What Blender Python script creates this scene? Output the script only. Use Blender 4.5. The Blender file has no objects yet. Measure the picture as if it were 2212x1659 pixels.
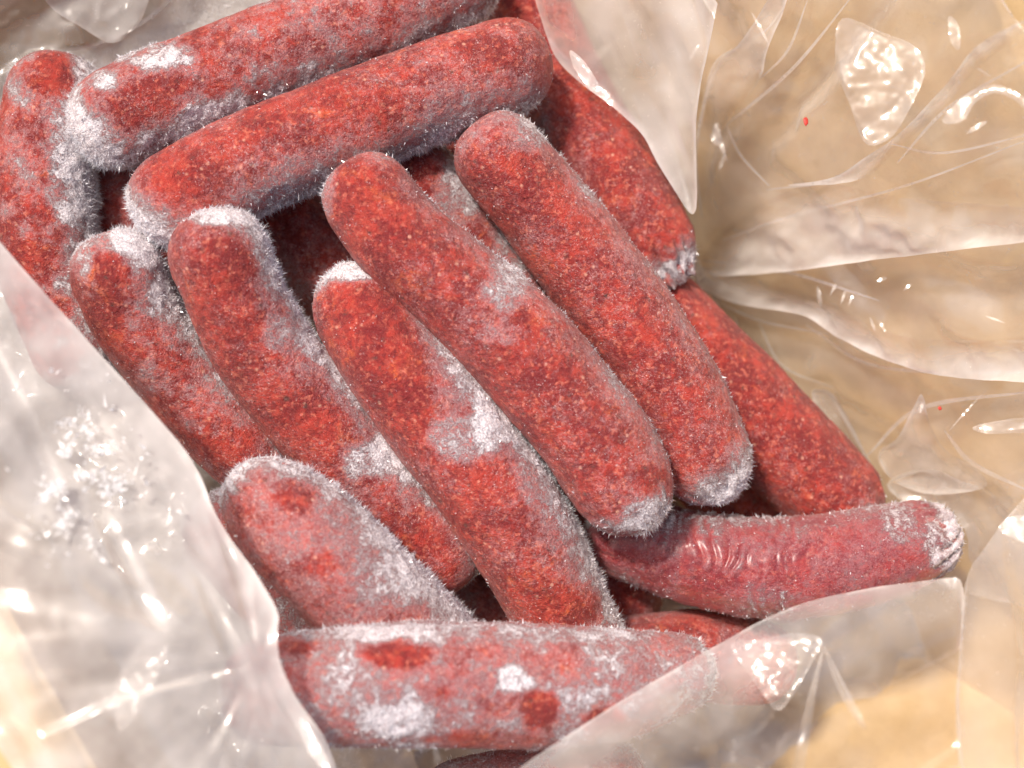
import bpy, math, random
import numpy as np
from mathutils import Vector, Euler, Matrix
from mathutils.geometry import delaunay_2d_cdt

random.seed(7); RNG = np.random.default_rng(7)
SC = bpy.context.scene; COL = SC.collection

# ---------------------------------------------------------------- camera
CAM_ROT = Euler((math.radians(8), math.radians(-10), 0), 'XYZ')
RM = CAM_ROT.to_matrix()
VIEW = RM @ Vector((0, 0, -1))
DIST = 0.62
CAM = -VIEW * DIST
HALF = 0.3468
cd = bpy.data.cameras.new('camera'); cam = bpy.data.objects.new('camera', cd); COL.objects.link(cam)
cam.location = CAM; cam.rotation_euler = CAM_ROT
cd.sensor_width = 36; cd.lens = 18 / HALF; cd.clip_start = 0.01; cd.clip_end = 50
cd.dof.use_dof = True; cd.dof.focus_distance = 0.615; cd.dof.aperture_fstop = 4.2
SC.camera = cam

# ---------------------------------------------------------------- light
SUN_DIR = Vector((-0.66, 0.44, 1.15)).normalized()       # towards the sun
elev = math.asin(SUN_DIR.z); azim = math.atan2(SUN_DIR.x, SUN_DIR.y)
W = bpy.data.worlds.new('World'); SC.world = W; W.use_nodes = True
nt = W.node_tree; bg = nt.nodes['Background']
sky = nt.nodes.new('ShaderNodeTexSky'); sky.sky_type = 'NISHITA'; sky.sun_disc = False
sky.sun_elevation = elev; sky.sun_rotation = azim; sky.air_density = 0.6; sky.dust_density = 5.0; sky.ozone_density = 0.6
nt.links.new(sky.outputs[0], bg.inputs[0]); bg.inputs[1].default_value = 0.12
sl = bpy.data.lights.new('sun', 'SUN'); sl.energy = 2.4; sl.angle = math.radians(6); sl.color = (1, 0.92, 0.82)
so = bpy.data.objects.new('sun', sl); COL.objects.link(so)
so.rotation_euler = SUN_DIR.to_track_quat('Z', 'Y').to_euler()
SC.view_settings.view_transform = 'Standard'; SC.view_settings.look = 'None'
SC.view_settings.exposure = 0.74; SC.view_settings.gamma = 1
SC.cycles.max_bounces = 10; SC.cycles.transparent_max_bounces = 24
SC.cycles.sample_clamp_indirect = 6

# ---------------------------------------------------------------- pixel helpers (photo seen at 2212 x 1659)
RMn = np.array(RM); CAMn = np.array(CAM)
def rays(px, py):
    px = np.asarray(px, float); py = np.asarray(py, float)
    d = np.stack([(px - 1106) / 1106 * HALF, -(py - 829.5) / 1106 * HALF, -np.ones_like(px)], -1)
    return d @ RMn.T
def P(px, py, zmm):
    d = rays(px, py); t = (np.asarray(zmm) / 1000 - CAMn[2]) / d[..., 2]
    return CAMn + d * t[..., None], t
def Pplane(px, py, c, n):
    d = rays(px, py); t = ((np.asarray(c) - CAMn) @ n) / (d @ n)
    return CAMn + d * t[..., None], t
def proj(p):
    q = (p - CAMn) @ RMn
    return 1106 + q[..., 0] / -q[..., 2] / HALF * 1106, 829.5 - q[..., 1] / -q[..., 2] / HALF * 1106

# ---------------------------------------------------------------- numpy noise
def _h(ix, iy, iz, seed):
    h = (ix * 374761393 + iy * 668265263 + iz * 2147483647 + seed * 974711) & 0xffffffff
    h = ((h ^ (h >> 13)) * 1274126177) & 0xffffffff
    h = ((h ^ (h >> 16)) * 2246822519) & 0xffffffff
    return ((h ^ (h >> 15)) & 0xffffff) / 0xffffff
def vnoise(p, scale, seed=0):
    q = p * scale; i = np.floor(q).astype(np.int64); f = q - i; f = f * f * (3 - 2 * f); r = 0
    for a in (0, 1):
        for b in (0, 1):
            for c in (0, 1):
                w = (f[..., 0] if a else 1 - f[..., 0]) * (f[..., 1] if b else 1 - f[..., 1]) * (f[..., 2] if c else 1 - f[..., 2])
                r = r + w * _h(i[..., 0] + a, i[..., 1] + b, i[..., 2] + c, seed)
    return r * 2 - 1
def fbm(p, scale, seed=0, octs=3, gain=.55):
    s = 0; a = 1; t = 0
    for k in range(octs):
        s = s + a * vnoise(p, scale * 2.03 ** k, seed + 17 * k); t += a; a *= gain
    return s / t
def facet(x, y, size, seed=0):
    """height interpolated linearly over a triangular lattice: flat facets that meet in creases"""
    x = x / size; y = y / size
    s = (x + y) * 0.3660254; i = np.floor(x + s).astype(np.int64); j = np.floor(y + s).astype(np.int64)
    fx = x + s - i; fy = y + s - j; z0 = np.zeros_like(i)
    up = fx > fy
    h00 = _h(i, j, z0, seed); h11 = _h(i + 1, j + 1, z0, seed)
    hm = np.where(up, _h(i + 1, j, z0, seed), _h(i, j + 1, z0, seed))
    big = np.where(up, fx, fy); small = np.where(up, fy, fx)
    return (h00 * (1 - big) + hm * (big - small) + h11 * small) * 2 - 1
def sstep(a, b, x):
    t = np.clip((x - a) / (b - a), 0, 1); return t * t * (3 - 2 * t)

# ---------------------------------------------------------------- object helpers
def link_mesh(name, verts, faces, mat, parent=None, smooth=True, origin=None, attrs=None):
    me = bpy.data.meshes.new(name)
    verts = np.asarray(verts, np.float64); faces = np.asarray(faces, np.int32)
    o0 = np.array(origin) if origin is not None else np.zeros(3)
    k = faces.shape[1]
    me.vertices.add(len(verts)); me.vertices.foreach_set('co', (verts - o0).astype(np.float32).ravel())
    me.loops.add(faces.size); me.loops.foreach_set('vertex_index', faces.ravel())
    me.polygons.add(len(faces)); me.polygons.foreach_set('loop_start', np.arange(0, faces.size, k, dtype=np.int32))
    me.polygons.foreach_set('loop_total', np.full(len(faces), k, np.int32))
    if smooth: me.polygons.foreach_set('use_smooth', np.ones(len(faces), bool))
    me.update(calc_edges=True)
    for n, a in (attrs or {}).items():
        at = me.attributes.new(n, 'FLOAT', 'POINT'); at.data.foreach_set('value', np.asarray(a, np.float32))
    me.materials.append(mat)
    o = bpy.data.objects.new(name, me); COL.objects.link(o)
    if parent is not None:
        o.parent = parent; o.location = Vector(o0) - parent.location
    else: o.location = o0
    return o
def tag(o, label=None, cat=None, group=None, kind=None):
    for k, v in (('label', label), ('category', cat), ('group', group), ('kind', kind)):
        if v: o[k] = v
    return o

# ---------------------------------------------------------------- materials
def newmat(name):
    m = bpy.data.materials.new(name); m.use_nodes = True
    t = m.node_tree; t.nodes.clear(); out = t.nodes.new('ShaderNodeOutputMaterial')
    return m, t, out
def N(t, kind, **kw):
    n = t.nodes.new('ShaderNode' + kind)
    for k, v in kw.items():
        if hasattr(n, k): setattr(n, k, v)
        else: n.inputs[k.replace('_', ' ')].default_value = v
    return n
def math_(t, op, a, b=None, c=None, clamp=False):
    n = t.nodes.new('ShaderNodeMath'); n.operation = op; n.use_clamp = clamp
    for i, v in enumerate((a, b, c)):
        if v is None: continue
        if isinstance(v, (int, float)): n.inputs[i].default_value = v
        else: t.links.new(v, n.inputs[i])
    return n.outputs[0]
def ramp(t, v, a, b, lo=0, hi=1):
    n = t.nodes.new('ShaderNodeMapRange'); n.interpolation_type = 'SMOOTHSTEP'
    t.links.new(v, n.inputs[0]); n.inputs[1].default_value = a; n.inputs[2].default_value = b
    n.inputs[3].default_value = lo; n.inputs[4].default_value = hi
    return n.outputs[0]
def mixc(t, f, a, b):
    n = t.nodes.new('ShaderNodeMix'); n.data_type = 'RGBA'
    if isinstance(f, (int, float)): n.inputs[0].default_value = f
    else: t.links.new(f, n.inputs[0])
    for i, v in ((6, a), (7, b)):
        if isinstance(v, tuple): n.inputs[i].default_value = (*v, 1)
        else: t.links.new(v, n.inputs[i])
    return n.outputs[2]
def coords(t):
    tc = t.nodes.new('ShaderNodeTexCoord'); oi = t.nodes.new('ShaderNodeObjectInfo')
    add = t.nodes.new('ShaderNodeVectorMath'); add.operation = 'ADD'
    t.links.new(tc.outputs['Object'], add.inputs[0]); t.links.new(oi.outputs['Random'], add.inputs[1])
    return add.outputs[0], oi.outputs['Random']
def noise(t, co, scale, detail=3, rough=.55, dist=0):
    n = t.nodes.new('ShaderNodeTexNoise'); t.links.new(co, n.inputs['Vector'])
    n.inputs['Scale'].default_value = scale; n.inputs['Detail'].default_value = detail
    n.inputs['Roughness'].default_value = rough; n.inputs['Distortion'].default_value = dist
    return n.outputs['Fac']
def voro(t, co, scale, out='Distance', rnd=1):
    n = t.nodes.new('ShaderNodeTexVoronoi'); t.links.new(co, n.inputs['Vector']); n.inputs['Scale'].default_value = scale
    n.inputs['Randomness'].default_value = rnd
    return n.outputs[out]

def sausage_material():
    m, t, out = newmat('frozen_meat'); L = t.links.new
    co, rnd = coords(t)
    big = noise(t, co, 55, 3, .55); mid = noise(t, co, 230, 4, .6, .5); fine = noise(t, co, 900, 4, .65)
    red = mixc(t, ramp(t, math_(t, 'ADD', big, math_(t, 'MULTIPLY', math_(t, 'SUBTRACT', mid, .5), .9)), .38, .68), (.18, .009, .010), (.38, .031, .019))
    vc = t.nodes.new('ShaderNodeTexVoronoi'); vc.inputs['Scale'].default_value = 520
    wv = t.nodes.new('ShaderNodeVectorMath'); wv.operation = 'ADD'; sn_ = t.nodes.new('ShaderNodeTexNoise'); sn_.inputs['Scale'].default_value = 300; L(co, sn_.inputs['Vector'])
    ws = t.nodes.new('ShaderNodeVectorMath'); ws.operation = 'SCALE'; ws.inputs['Scale'].default_value = .004; L(sn_.outputs['Color'], ws.inputs[0]); L(co, wv.inputs[0]); L(ws.outputs[0], wv.inputs[1]); L(wv.outputs[0], vc.inputs['Vector'])
    sp = t.nodes.new('ShaderNodeSeparateColor'); L(vc.outputs['Color'], sp.inputs[0])
    red = mixc(t, ramp(t, sp.outputs[0], .5, 1.0, 0, .26), red, (.50, .10, .062)); red = mixc(t, ramp(t, sp.outputs[1], .5, 1.0, 0, .45), red, (.16, .012, .012))
    # orange fat smears and pale fat grains
    red = mixc(t, math_(t, 'MULTIPLY', ramp(t, noise(t, co, 75, 3, .6, .6), .58, .80), ramp(t, noise(t, co, 500, 3, .6), .35, .6)), red, (.62, .12, .035))
    grain = math_(t, 'MULTIPLY', ramp(t, noise(t, co, 420, 2, .5), .56, .70), .55)
    red = mixc(t, grain, red, (.60, .16, .10))
    v1 = voro(t, co, 180); red = mixc(t, math_(t, 'MULTIPLY', ramp(t, v1, .05, .2, .7, 0), ramp(t, noise(t, co, 90, 2), .45, .6)), red, (.68, .34, .24))
    v2 = voro(t, co, 140); red = mixc(t, math_(t, 'MULTIPLY', ramp(t, v2, .06, .26, .8, 0), ramp(t, noise(t, co, 380, 4, .7, 1.), .42, .62)), red, (.07, .035, .028))
    fr = N(t, 'Attribute', attribute_name='frost').outputs['Fac']
    k = math_(t, 'ADD', fr, math_(t, 'MULTIPLY', math_(t, 'SUBTRACT', noise(t, co, 330, 6, .74, .6), .5), 2.3))
    k = math_(t, 'ADD', k, math_(t, 'MULTIPLY', math_(t, 'SUBTRACT', noise(t, co, 1500, 3, .7), .5), 1.5))
    veil = ramp(t, k, -.05, .85, 0, .56); thick = ramp(t, k, .58, 1.18, 0, .93)
    col = mixc(t, veil, red, (.52, .29, .30)); tk = mixc(t, ramp(t, noise(t, co, 1000, 4, .75), .38, .62), (.46, .41, .44), (.84, .81, .83)); col = mixc(t, thick, col, tk)  # thick frost: micro-shadow painted into its colour as a darker fine speckle
    # powder of fine crystals everywhere, in drifts
    pw = math_(t, 'MULTIPLY', ramp(t, noise(t, co, 1050, 4, .75, .5), .52, .72), ramp(t, math_(t, 'ADD', noise(t, co, 70, 4, .65, .8), math_(t, 'MULTIPLY', fr, .25)), .38, .66, .08, .72))
    col = mixc(t, pw, col, (.66, .49, .47))
    # stray sparkling grains of ice
    ice = math_(t, 'MULTIPLY', ramp(t, voro(t, co, 700), .05, .22, 1, 0), ramp(t, noise(t, co, 160, 3, .7), .52, .68, 0, .6))
    col = mixc(t, ice, col, (.88, .84, .86))
    cg = N(t, 'Attribute', attribute_name='casing').outputs['Fac']
    col = mixc(t, math_(t, 'MULTIPLY', cg, math_(t, 'SUBTRACT', .42, math_(t, 'MULTIPLY', thick, .3))), col, (.20, .014, .035))
    b = N(t, 'BsdfPrincipled'); L(col, b.inputs['Base Color'])
    L(math_(t, 'MULTIPLY', cg, .55), b.inputs['Coat Weight']); b.inputs['Coat Roughness'].default_value = .28
    rr = ramp(t, k, .2, .8, .46, .8); L(rr, b.inputs['Roughness']); b.inputs['Specular IOR Level'].default_value = .35
    b.inputs['Sheen Weight'].default_value = .12; b.inputs['Sheen Roughness'].default_value = .45; b.inputs['Sheen Tint'].default_value = (1, .86, .82, 1)
    h = math_(t, 'ADD', math_(t, 'MULTIPLY', fine, .7), math_(t, 'ADD', math_(t, 'MULTIPLY', mid, 1.1), math_(t, 'MULTIPLY', thick, .8)))
    h = math_(t, 'ADD', h, math_(t, 'MULTIPLY', noise(t, co, 2200, 2), .45))
    bu = N(t, 'Bump', Strength=.85, Distance=.0015); L(h, bu.inputs['Height']); L(bu.outputs[0], b.inputs['Normal'])
    L(b.outputs[0], out.inputs[0])
    return m
def frost_material(name='frost_needles', tint=(.80, .80, .84)):
    m, t, out = newmat(name); L = t.links.new
    d = N(t, 'BsdfDiffuse', Color=(*tint, 1)); tr = N(t, 'BsdfTranslucent', Color=(*tint, 1)); g = N(t, 'BsdfGlossy', Color=(1, 1, 1, 1), Roughness=.22)
    a = N(t, 'MixShader', Fac=.5); L(d.outputs[0], a.inputs[1]); L(tr.outputs[0], a.inputs[2])
    b = N(t, 'MixShader', Fac=.07); L(a.outputs[0], b.inputs[1]); L(g.outputs[0], b.inputs[2]); L(b.outputs[0], out.inputs[0])
    return m
def film_material():
    m, t, out = newmat('milky_polythene'); L = t.links.new
    co, rnd = coords(t)
    hz = N(t, 'Attribute', attribute_name='haze').outputs['Fac']
    # scuffs, dust of frost and stress whitening printed in the film itself
    hz = math_(t, 'ADD', hz, math_(t, 'MULTIPLY', math_(t, 'SUBTRACT', noise(t, co, 30, 3, .5, .8), .5), .10))
    sc = ramp(t, noise(t, co, 260, 4, .7, 2.5), .60, .78, 0, .28)
    dots = ramp(t, voro(t, co, 260), .03, .10, .8, 0)
    dots = math_(t, 'MULTIPLY', dots, ramp(t, noise(t, co, 60, 2), .56, .72, 0, .6))
    hz = math_(t, 'ADD', math_(t, 'ADD', hz, sc), dots, clamp=True)
    # a slanting film is crossed over a longer path and looks whiter: 1 - (1 - h) ^ (1 / cos)
    l0 = N(t, 'LayerWeight', Blend=.5); cs = math_(t, 'MAXIMUM', math_(t, 'SUBTRACT', 1, l0.outputs['Facing']), .12)
    hz = math_(t, 'SUBTRACT', 1, math_(t, 'POWER', math_(t, 'SUBTRACT', 1, hz, clamp=True), math_(t, 'DIVIDE', 1, math_(t, 'POWER', cs, 1.0))), clamp=True)
    tint = (.80, .765, .73, 1)
    d = N(t, 'BsdfDiffuse', Color=tint); tl = N(t, 'BsdfTranslucent', Color=tint)
    ds = N(t, 'MixShader', Fac=.42); L(d.outputs[0], ds.inputs[1]); L(tl.outputs[0], ds.inputs[2])
    tp = N(t, 'BsdfTransparent', Color=(.985, .98, .975, 1))
    mx = N(t, 'MixShader'); L(hz, mx.inputs[0]); L(tp.outputs[0], mx.inputs[1]); L(ds.outputs[0], mx.inputs[2])
    g = N(t, 'BsdfGlossy', Color=(1, 1, 1, 1), Roughness=.16)
    bu = N(t, 'Bump', Strength=.08, Distance=.0006)
    L(math_(t, 'ADD', noise(t, co, 130, 4, .6, 1.2), noise(t, co, 420, 2, .5)), bu.inputs['Height']); L(bu.outputs[0], g.inputs['Normal'])
    lw = N(t, 'LayerWeight', Blend=.5); L(bu.outputs[0], lw.inputs['Normal'])     # same from both faces of the film
    f = math_(t, 'ADD', math_(t, 'MULTIPLY', math_(t, 'POWER', lw.outputs['Facing'], 4.0), .75), .06, clamp=True)
    m2 = N(t, 'MixShader'); L(f, m2.inputs[0]); L(mx.outputs[0], m2.inputs[1]); L(g.outputs[0], m2.inputs[2])
    L(m2.outputs[0], out.inputs[0])
    return m
def card_material():
    m, t, out = newmat('brown_cardboard'); L = t.links.new
    co, rnd = coords(t)
    mp = N(t, 'Mapping'); L(co, mp.inputs[0]); mp.inputs['Scale'].default_value = (1, 1, 1)
    a = noise(t, mp.outputs[0], 30, 4, .6); f = noise(t, mp.outputs[0], 900, 4, .7, .4)
    c = mixc(t, ramp(t, a, .35, .7), (.50, .35, .18), (.60, .43, .235))
    c = mixc(t, ramp(t, f, .45, .75, 0, .35), c, (.42, .28, .14))
    b = N(t, 'BsdfPrincipled', Roughness=.85); L(c, b.inputs['Base Color'])
    b.inputs['Specular IOR Level'].default_value = .2
    bu = N(t, 'Bump', Strength=.25, Distance=.0005); L(f, bu.inputs['Height']); L(bu.outputs[0], b.inputs['Normal'])
    L(b.outputs[0], out.inputs[0]); return m
def simple(name, col, rough=.7, **kw):
    m, t, out = newmat(name); b = N(t, 'BsdfPrincipled', Roughness=rough); co, _ = coords(t)
    c = mixc(t, noise(t, co, kw.get('scale', 12), 5, .6), tuple(x * .8 for x in col), tuple(min(1, x * 1.15) for x in col))
    t.links.new(c, b.inputs['Base Color']); t.links.new(b.outputs[0], out.inputs[0]); return m
M_S = sausage_material(); M_F = frost_material(); M_B = film_material(); M_C = card_material()
M_D = frost_material('white_ice_dust', (.95, .95, .95)); M_G = simple('grey_concrete', (.30, .29, .28), .9, scale=9); M_CRUMB = simple('red_meat_crumb', (.5, .03, .02), .5, scale=400)

# ---------------------------------------------------------------- the box (its walls run at 30 degrees)
ang = math.radians(30)
E1 = np.array([math.cos(ang), math.sin(ang), 0]); E2 = np.array([math.sin(ang), -math.cos(ang), 0]); EZ = np.array([0, 0, 1.])
def uv(px, py, z):
    p, _ = P(px, py, z); return float(p @ E1), float(p @ E2)
ZB, ZT = -.125, .085
u_r0 = uv(1660, 800, -90)[0] + .006; u_r1 = u_r0 + .105          # right wall leans outward
u_l1 = uv(-60, 1180, 45)[0]; u_l0 = u_l1 + .02
v_t0 = -.216; v_t1 = -.335
v_b1 = uv(1820, 1500, 85)[1]; v_b0 = v_b1 - .02
ZR = .17                                                          # height reached by the right wall with its raised flap
def W3(u, v, z): return E1 * u + E2 * v + EZ * z
def slab(name, quad, th, mat, parent, inward, n=24):
    """a board with thickness; quad = 4 corners, inward = point on the inside; its sheet sags a little"""
    q = np.array(quad); a = np.linspace(0, 1, n)
    U, V = np.meshgrid(a, a, indexing='ij')
    p = ((1 - U) * (1 - V))[..., None] * q[0] + (U * (1 - V))[..., None] * q[1] + (U * V)[..., None] * q[2] + ((1 - U) * V)[..., None] * q[3]
    nn = np.cross(q[1] - q[0], q[3] - q[0]); nn /= np.linalg.norm(nn)
    if (np.array(inward) - q.mean(0)) @ nn < 0: nn = -nn
    flat = p.reshape(-1, 3)
    flat = flat + nn * (fbm(flat, 14, 3, 2) * .0012)[:, None]
    back = flat - nn * th
    idx = np.arange(n * n).reshape(n, n)
    f = np.stack([idx[:-1, :-1], idx[1:, :-1], idx[1:, 1:], idx[:-1, 1:]], -1).reshape(-1, 4)
    rim = np.concatenate([idx[:, 0], idx[-1, 1:], idx[::-1, -1][1:], idx[0, ::-1][1:]])
    side = np.stack([rim[:-1], rim[1:], rim[1:] + n * n, rim[:-1] + n * n], -1)
    o = link_mesh(name, np.concatenate([flat, back]), np.concatenate([f, f[:, ::-1] + n * n, side]), mat, parent, smooth=False, origin=q.mean(0))
    return o
ctr = W3((u_l0 + u_r0) / 2, (v_t0 + v_b0) / 2, 0)
box = bpy.data.objects.new('cardboard_box', None); COL.objects.link(box); box.location = Vector(ctr) + Vector((0, 0, ZB - .004))
tag(box, 'open brown cardboard box lined with clear plastic and holding the frozen sausages', 'box')
slab('wall', [W3(u_r0, v_t0, ZB), W3(u_r0, v_b0 + .12, ZB), W3(u_r1, v_b1 + .17, ZR), W3(u_r1, v_t1 - .16, ZR)], .004, M_C, box, ctr)
slab('wall', [W3(u_l0, v_t0, ZB), W3(u_l0, v_b0, ZB), W3(u_l1, v_b1, .04), W3(u_l1, v_t1, .04)], .004, M_C, box, ctr)
slab('wall', [W3(u_l0, v_t0, ZB), W3(u_r0, v_t0, ZB), W3(u_r0 + .06, v_t1, ZT), W3(u_l1, v_t1, ZT)], .004, M_C, box, ctr)
ra, rb = P(1440, 1690, ZB * 1000)[0], P(2075, 1345, ZB * 1000)[0]; rd = (rb - ra) / np.linalg.norm(rb - ra); rn = np.cross(rd, EZ)   # rn points outward
if rn @ E2 < 0: rn = -rn
r0, r1 = ra - rd * .22, rb + rd * .30
lean = rn * .185 + EZ * (.05 - ZB)
slab('wall', [r0, r1, r1 + lean, r0 + lean], .004, M_C, box, ctr)
slab('floor', [W3(u_l0, v_t0, ZB), W3(u_r0, v_t0, ZB), r1, r0], .004, M_C, box, ctr + EZ * .1)
slab('flap', [r0 + lean + rn * .0005, r1 + lean + rn * .0005, r1 + lean + rn * .11 - EZ * .02, r0 + lean + rn * .11 - EZ * .02], .004, M_C, box, ctr + EZ)
slab('flap', [W3(u_l1 - .003, v_t1, .04), W3(u_l1 - .003, v_b1, .04), W3(u_l1 - .15, v_b1, .02), W3(u_l1 - .15, v_t1, .02)], .004, M_C, box, ctr + EZ)
slab('flap', [W3(u_l1, v_t1 - .003, ZT), W3(u_r0 + .05, v_t1 - .003, ZT), W3(u_r0 + .05, v_t1 - .13, ZT - .02), W3(u_l1, v_t1 - .13, ZT - .02)], .004, M_C, box, ctr + EZ)
g = 3.0
gr = link_mesh('ground', [(-g, -g, ZB - .0085), (g, -g, ZB - .0085), (g, g, ZB - .0085), (-g, g, ZB - .0085)], [(0, 1, 2, 3)], M_G); tag(gr, kind='structure')

# ---------------------------------------------------------------- frost crystals grown on a surface
def needles(name, pos, nrm, length, width, parent, mat, tilt=.75, kind='stuff'):
    k = len(pos)
    if k == 0: return
    r = RNG.normal(size=(k, 3)); d = nrm + r * tilt * .6; d /= np.linalg.norm(d, axis=1)[:, None]
    s = np.cross(d, RNG.normal(size=(k, 3))); s /= np.linalg.norm(s, axis=1)[:, None] + 1e-9
    w = (width * RNG.uniform(.5, 1.3, k))[:, None]
    b = pos - nrm * .0003
    tip = b + d * (length + .0003)[:, None]
    v = np.stack([b - s * w, b + s * w, tip], 1).reshape(-1, 3)
    o = link_mesh(name, v, np.arange(3 * k).reshape(-1, 3), mat, parent, smooth=False, origin=pos.mean(0))
    o['kind'] = kind
    return o

# ---------------------------------------------------------------- sausages
def catmull(pts, n):
    pts = np.array(pts, float); p = np.vstack([2 * pts[0] - pts[1], pts, 2 * pts[-1] - pts[-2]])
    m = len(pts) - 1; t = np.linspace(0, m, n); i = np.minimum(t.astype(int), m - 1); f = (t - i)[:, None]
    a, b, c, d = p[i], p[i + 1], p[i + 2], p[i + 3]
    return .5 * (2 * b + (c - a) * f + (2 * a - 5 * b + 4 * c - d) * f ** 2 + (3 * b - a - 3 * c + d) * f ** 3)
def sausage(label, pts, frost_dir=(.7, -.5), side=.9, base=.0, crimp=(0, 0), blobs=(), rings=None, seed=0, dense=1., group='frozen sausages piled in the lined box', tip=(.75, .75), nl=1.0, rough=.22):
    px = np.array([q[0] for q in pts], float); py = np.array([q[1] for q in pts], float)
    z = np.array([q[2] for q in pts], float); rp = np.array([q[3] for q in pts], float)
    c, t = P(px, py, z); rad = rp * t * HALF / 1106
    cr = catmull(np.column_stack([c, rad]), 400)
    seg = np.linalg.norm(np.diff(cr[:, :3], axis=0), axis=1); s = np.concatenate([[0], np.cumsum(seg)]); Ltot = s[-1]
    r0, r1 = cr[0, 3], cr[-1, 3]
    cap0, cap1 = r0 * 1.0, r1 * 1.0
    step = .0012 / dense ** .5 if dense < 1.5 else .0008
    # stations: caps use angle spacing
    na = 20
    th0 = np.linspace(0, math.pi / 2, na)[:-1]
    st, rr = [], []
    for a in th0: st.append(-cap0 * math.cos(a)); rr.append(math.sin(a) ** tip[0])
    for a in np.linspace(0, Ltot, max(8, int(Ltot / step))): st.append(a); rr.append(1.0)
    for a in th0[::-1]: st.append(Ltot + cap1 * math.cos(a)); rr.append(math.sin(a) ** tip[1])
    st = np.array(st); rr = np.array(rr)
    ctrp = np.stack([np.interp(st, s, cr[:, k]) for k in range(3)], 1)
    R = np.interp(st, s, cr[:, 3]) * rr
    d0 = cr[0, :3] - cr[2, :3]; d0 /= np.linalg.norm(d0); d1 = cr[-1, :3] - cr[-3, :3]; d1 /= np.linalg.norm(d1)
    m0 = st < 0; m1 = st > Ltot
    ctrp[m0] = cr[0, :3] + d0 * (-st[m0])[:, None]; ctrp[m1] = cr[-1, :3] + d1 * (st[m1] - Ltot)[:, None]
    T = np.gradient(ctrp, axis=0); T[m0] = -d0; T[m1] = d1; T /= np.linalg.norm(T, axis=1)[:, None]
    A = np.cross(T, EZ); A /= np.linalg.norm(A, axis=1)[:, None]; B = np.cross(A, T)
    nth = int(2 * math.pi * rad.mean() / step); th = np.arange(nth) / nth * 2 * math.pi
    ct, sn = np.cos(th), np.sin(th)
    dirs = A[:, None] * ct[None, :, None] + B[:, None] * sn[None, :, None]
    # lumpy radius
    q = ctrp[:, None] + dirs * R[:, None, None]
    off = np.array([seed * 1.37, seed * .71, seed * .33])
    lump = fbm(q + off, 22, seed, 2) * .085 + fbm(q + off, 100, seed + 5, 2) * .02
    # gathered casing towards a tied end
    for e, amt in enumerate(crimp):
        if amt == 0: continue
        dist = (st + cap0) if e == 0 else (Ltot + cap1 - st)
        w = np.exp(-(dist / (.55 * rad.mean())) ** 2)[:, None]
        tc_ = np.stack([np.cos(th) * 1.4, np.sin(th) * 1.4, th * 0 + seed], 1); ph = th[None, :] * (9 + seed % 5) + 7 * fbm(tc_, 1., seed, 3)[None, :] + fbm(q + off, 130, seed + 2, 2) * 3.5
        lump = lump - amt * w * (1 - np.abs(np.sin(ph * .5))) * (1.3 + 1.6 * fbm(tc_, 1.7, seed + 6, 2))[None, :] - amt * .5 * w
    if rings:
        a, b, amp = rings; f = (st / Ltot)
        w = (sstep(a - .05, a + .05, f) * (1 - sstep(b - .05, b + .05, f)))[:, None]
        wob = fbm(q + off, 60, seed + 9, 2)
        ph = st[:, None] * 560 + wob * 6
        ring_w = w * (np.abs(np.sin(ph)) - .4) * (.6 + fbm(q + off, 90, seed + 4, 2)); lump = lump + amp * ring_w
    q = ctrp[:, None] + dirs * (R[:, None] * (1 + lump))[..., None]
    ns = len(st)
    V = q.reshape(-1, 3)
    # normals
    gi = np.gradient(q, axis=0); gj = np.roll(q, -1, 1) - np.roll(q, 1, 1)
    nr = np.cross(gj, gi); nr /= np.linalg.norm(nr, axis=2)[..., None] + 1e-12
    flip = np.sign((nr * dirs).sum(2).mean()); nr = (nr * flip).reshape(-1, 3)
    # frost amount
    fd = np.array([frost_dir[0], frost_dir[1], -.25]); fd /= np.linalg.norm(fd)
    dd = nr @ fd
    fr = base + side * sstep(-.3, .95, dd) + .2 * side * sstep(.45, -.2, nr[:, 2])
    fr = fr + fbm(V + off, 38, seed + 30, 4, .62) * .62 + fbm(V + off, 130, seed + 60, 4, .7) * rough * 1.6
    stv = np.repeat(st, nth)
    if rings: fr = fr + .5 * ring_w.reshape(-1)
    endw = np.exp(-((stv + cap0) / (.5 * r0)) ** 2) * (.35 + crimp[0] * 3) + np.exp(-((Ltot + cap1 - stv) / (.5 * r1)) ** 2) * (.35 + crimp[1] * 3)
    fr += endw * .8
    vx, vy = proj(V)
    wob = fbm(V, 120, seed + 80, 3) * 30
    for (bx, by, brx, bry, amt) in blobs:
        e = np.hypot((vx - bx) / brx, (vy - by) / bry) + wob / max(brx, bry)
        fr += amt * (1 - sstep(.55, 1.15, e)) * (nr[:, 2] > -.3)
    fr = np.clip(fr, -.6, 1.5)
    # frost adds uneven thickness
    V = V + nr * (np.clip(fr - .35, 0, 1.2) * (.35 + fbm(V, 420, seed + 3, 2)) * .0011)[:, None] + nr * (fbm(V, 330, seed + 4, 2) * .00025)[:, None]
    idx = np.arange(ns * nth).reshape(ns, nth); nx = np.roll(idx, -1, 1)
    f = np.stack([idx[:-1], nx[:-1], nx[1:], idx[1:]], -1).reshape(-1, 4)
    if flip < 0: f = f
    o = link_mesh('sausage', V, f, M_S, smooth=True, origin=ctrp[ns // 2] , attrs={'frost': fr, 'casing': np.full(len(V), 1. if rings else 0.)})
    tag(o, label, 'sausage', group)
    # fur of ice needles and loose flakes
    vis = nr[:, 2] > -.55
    w = np.clip(fr - .30, 0, 1.1) ** 1.3 * (.18 + .82 * sstep(.8, .3, nr[:, 2])) * vis * (R.repeat(nth) / rad.mean())
    area = Ltot * 2 * math.pi * rad.mean()
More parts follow.
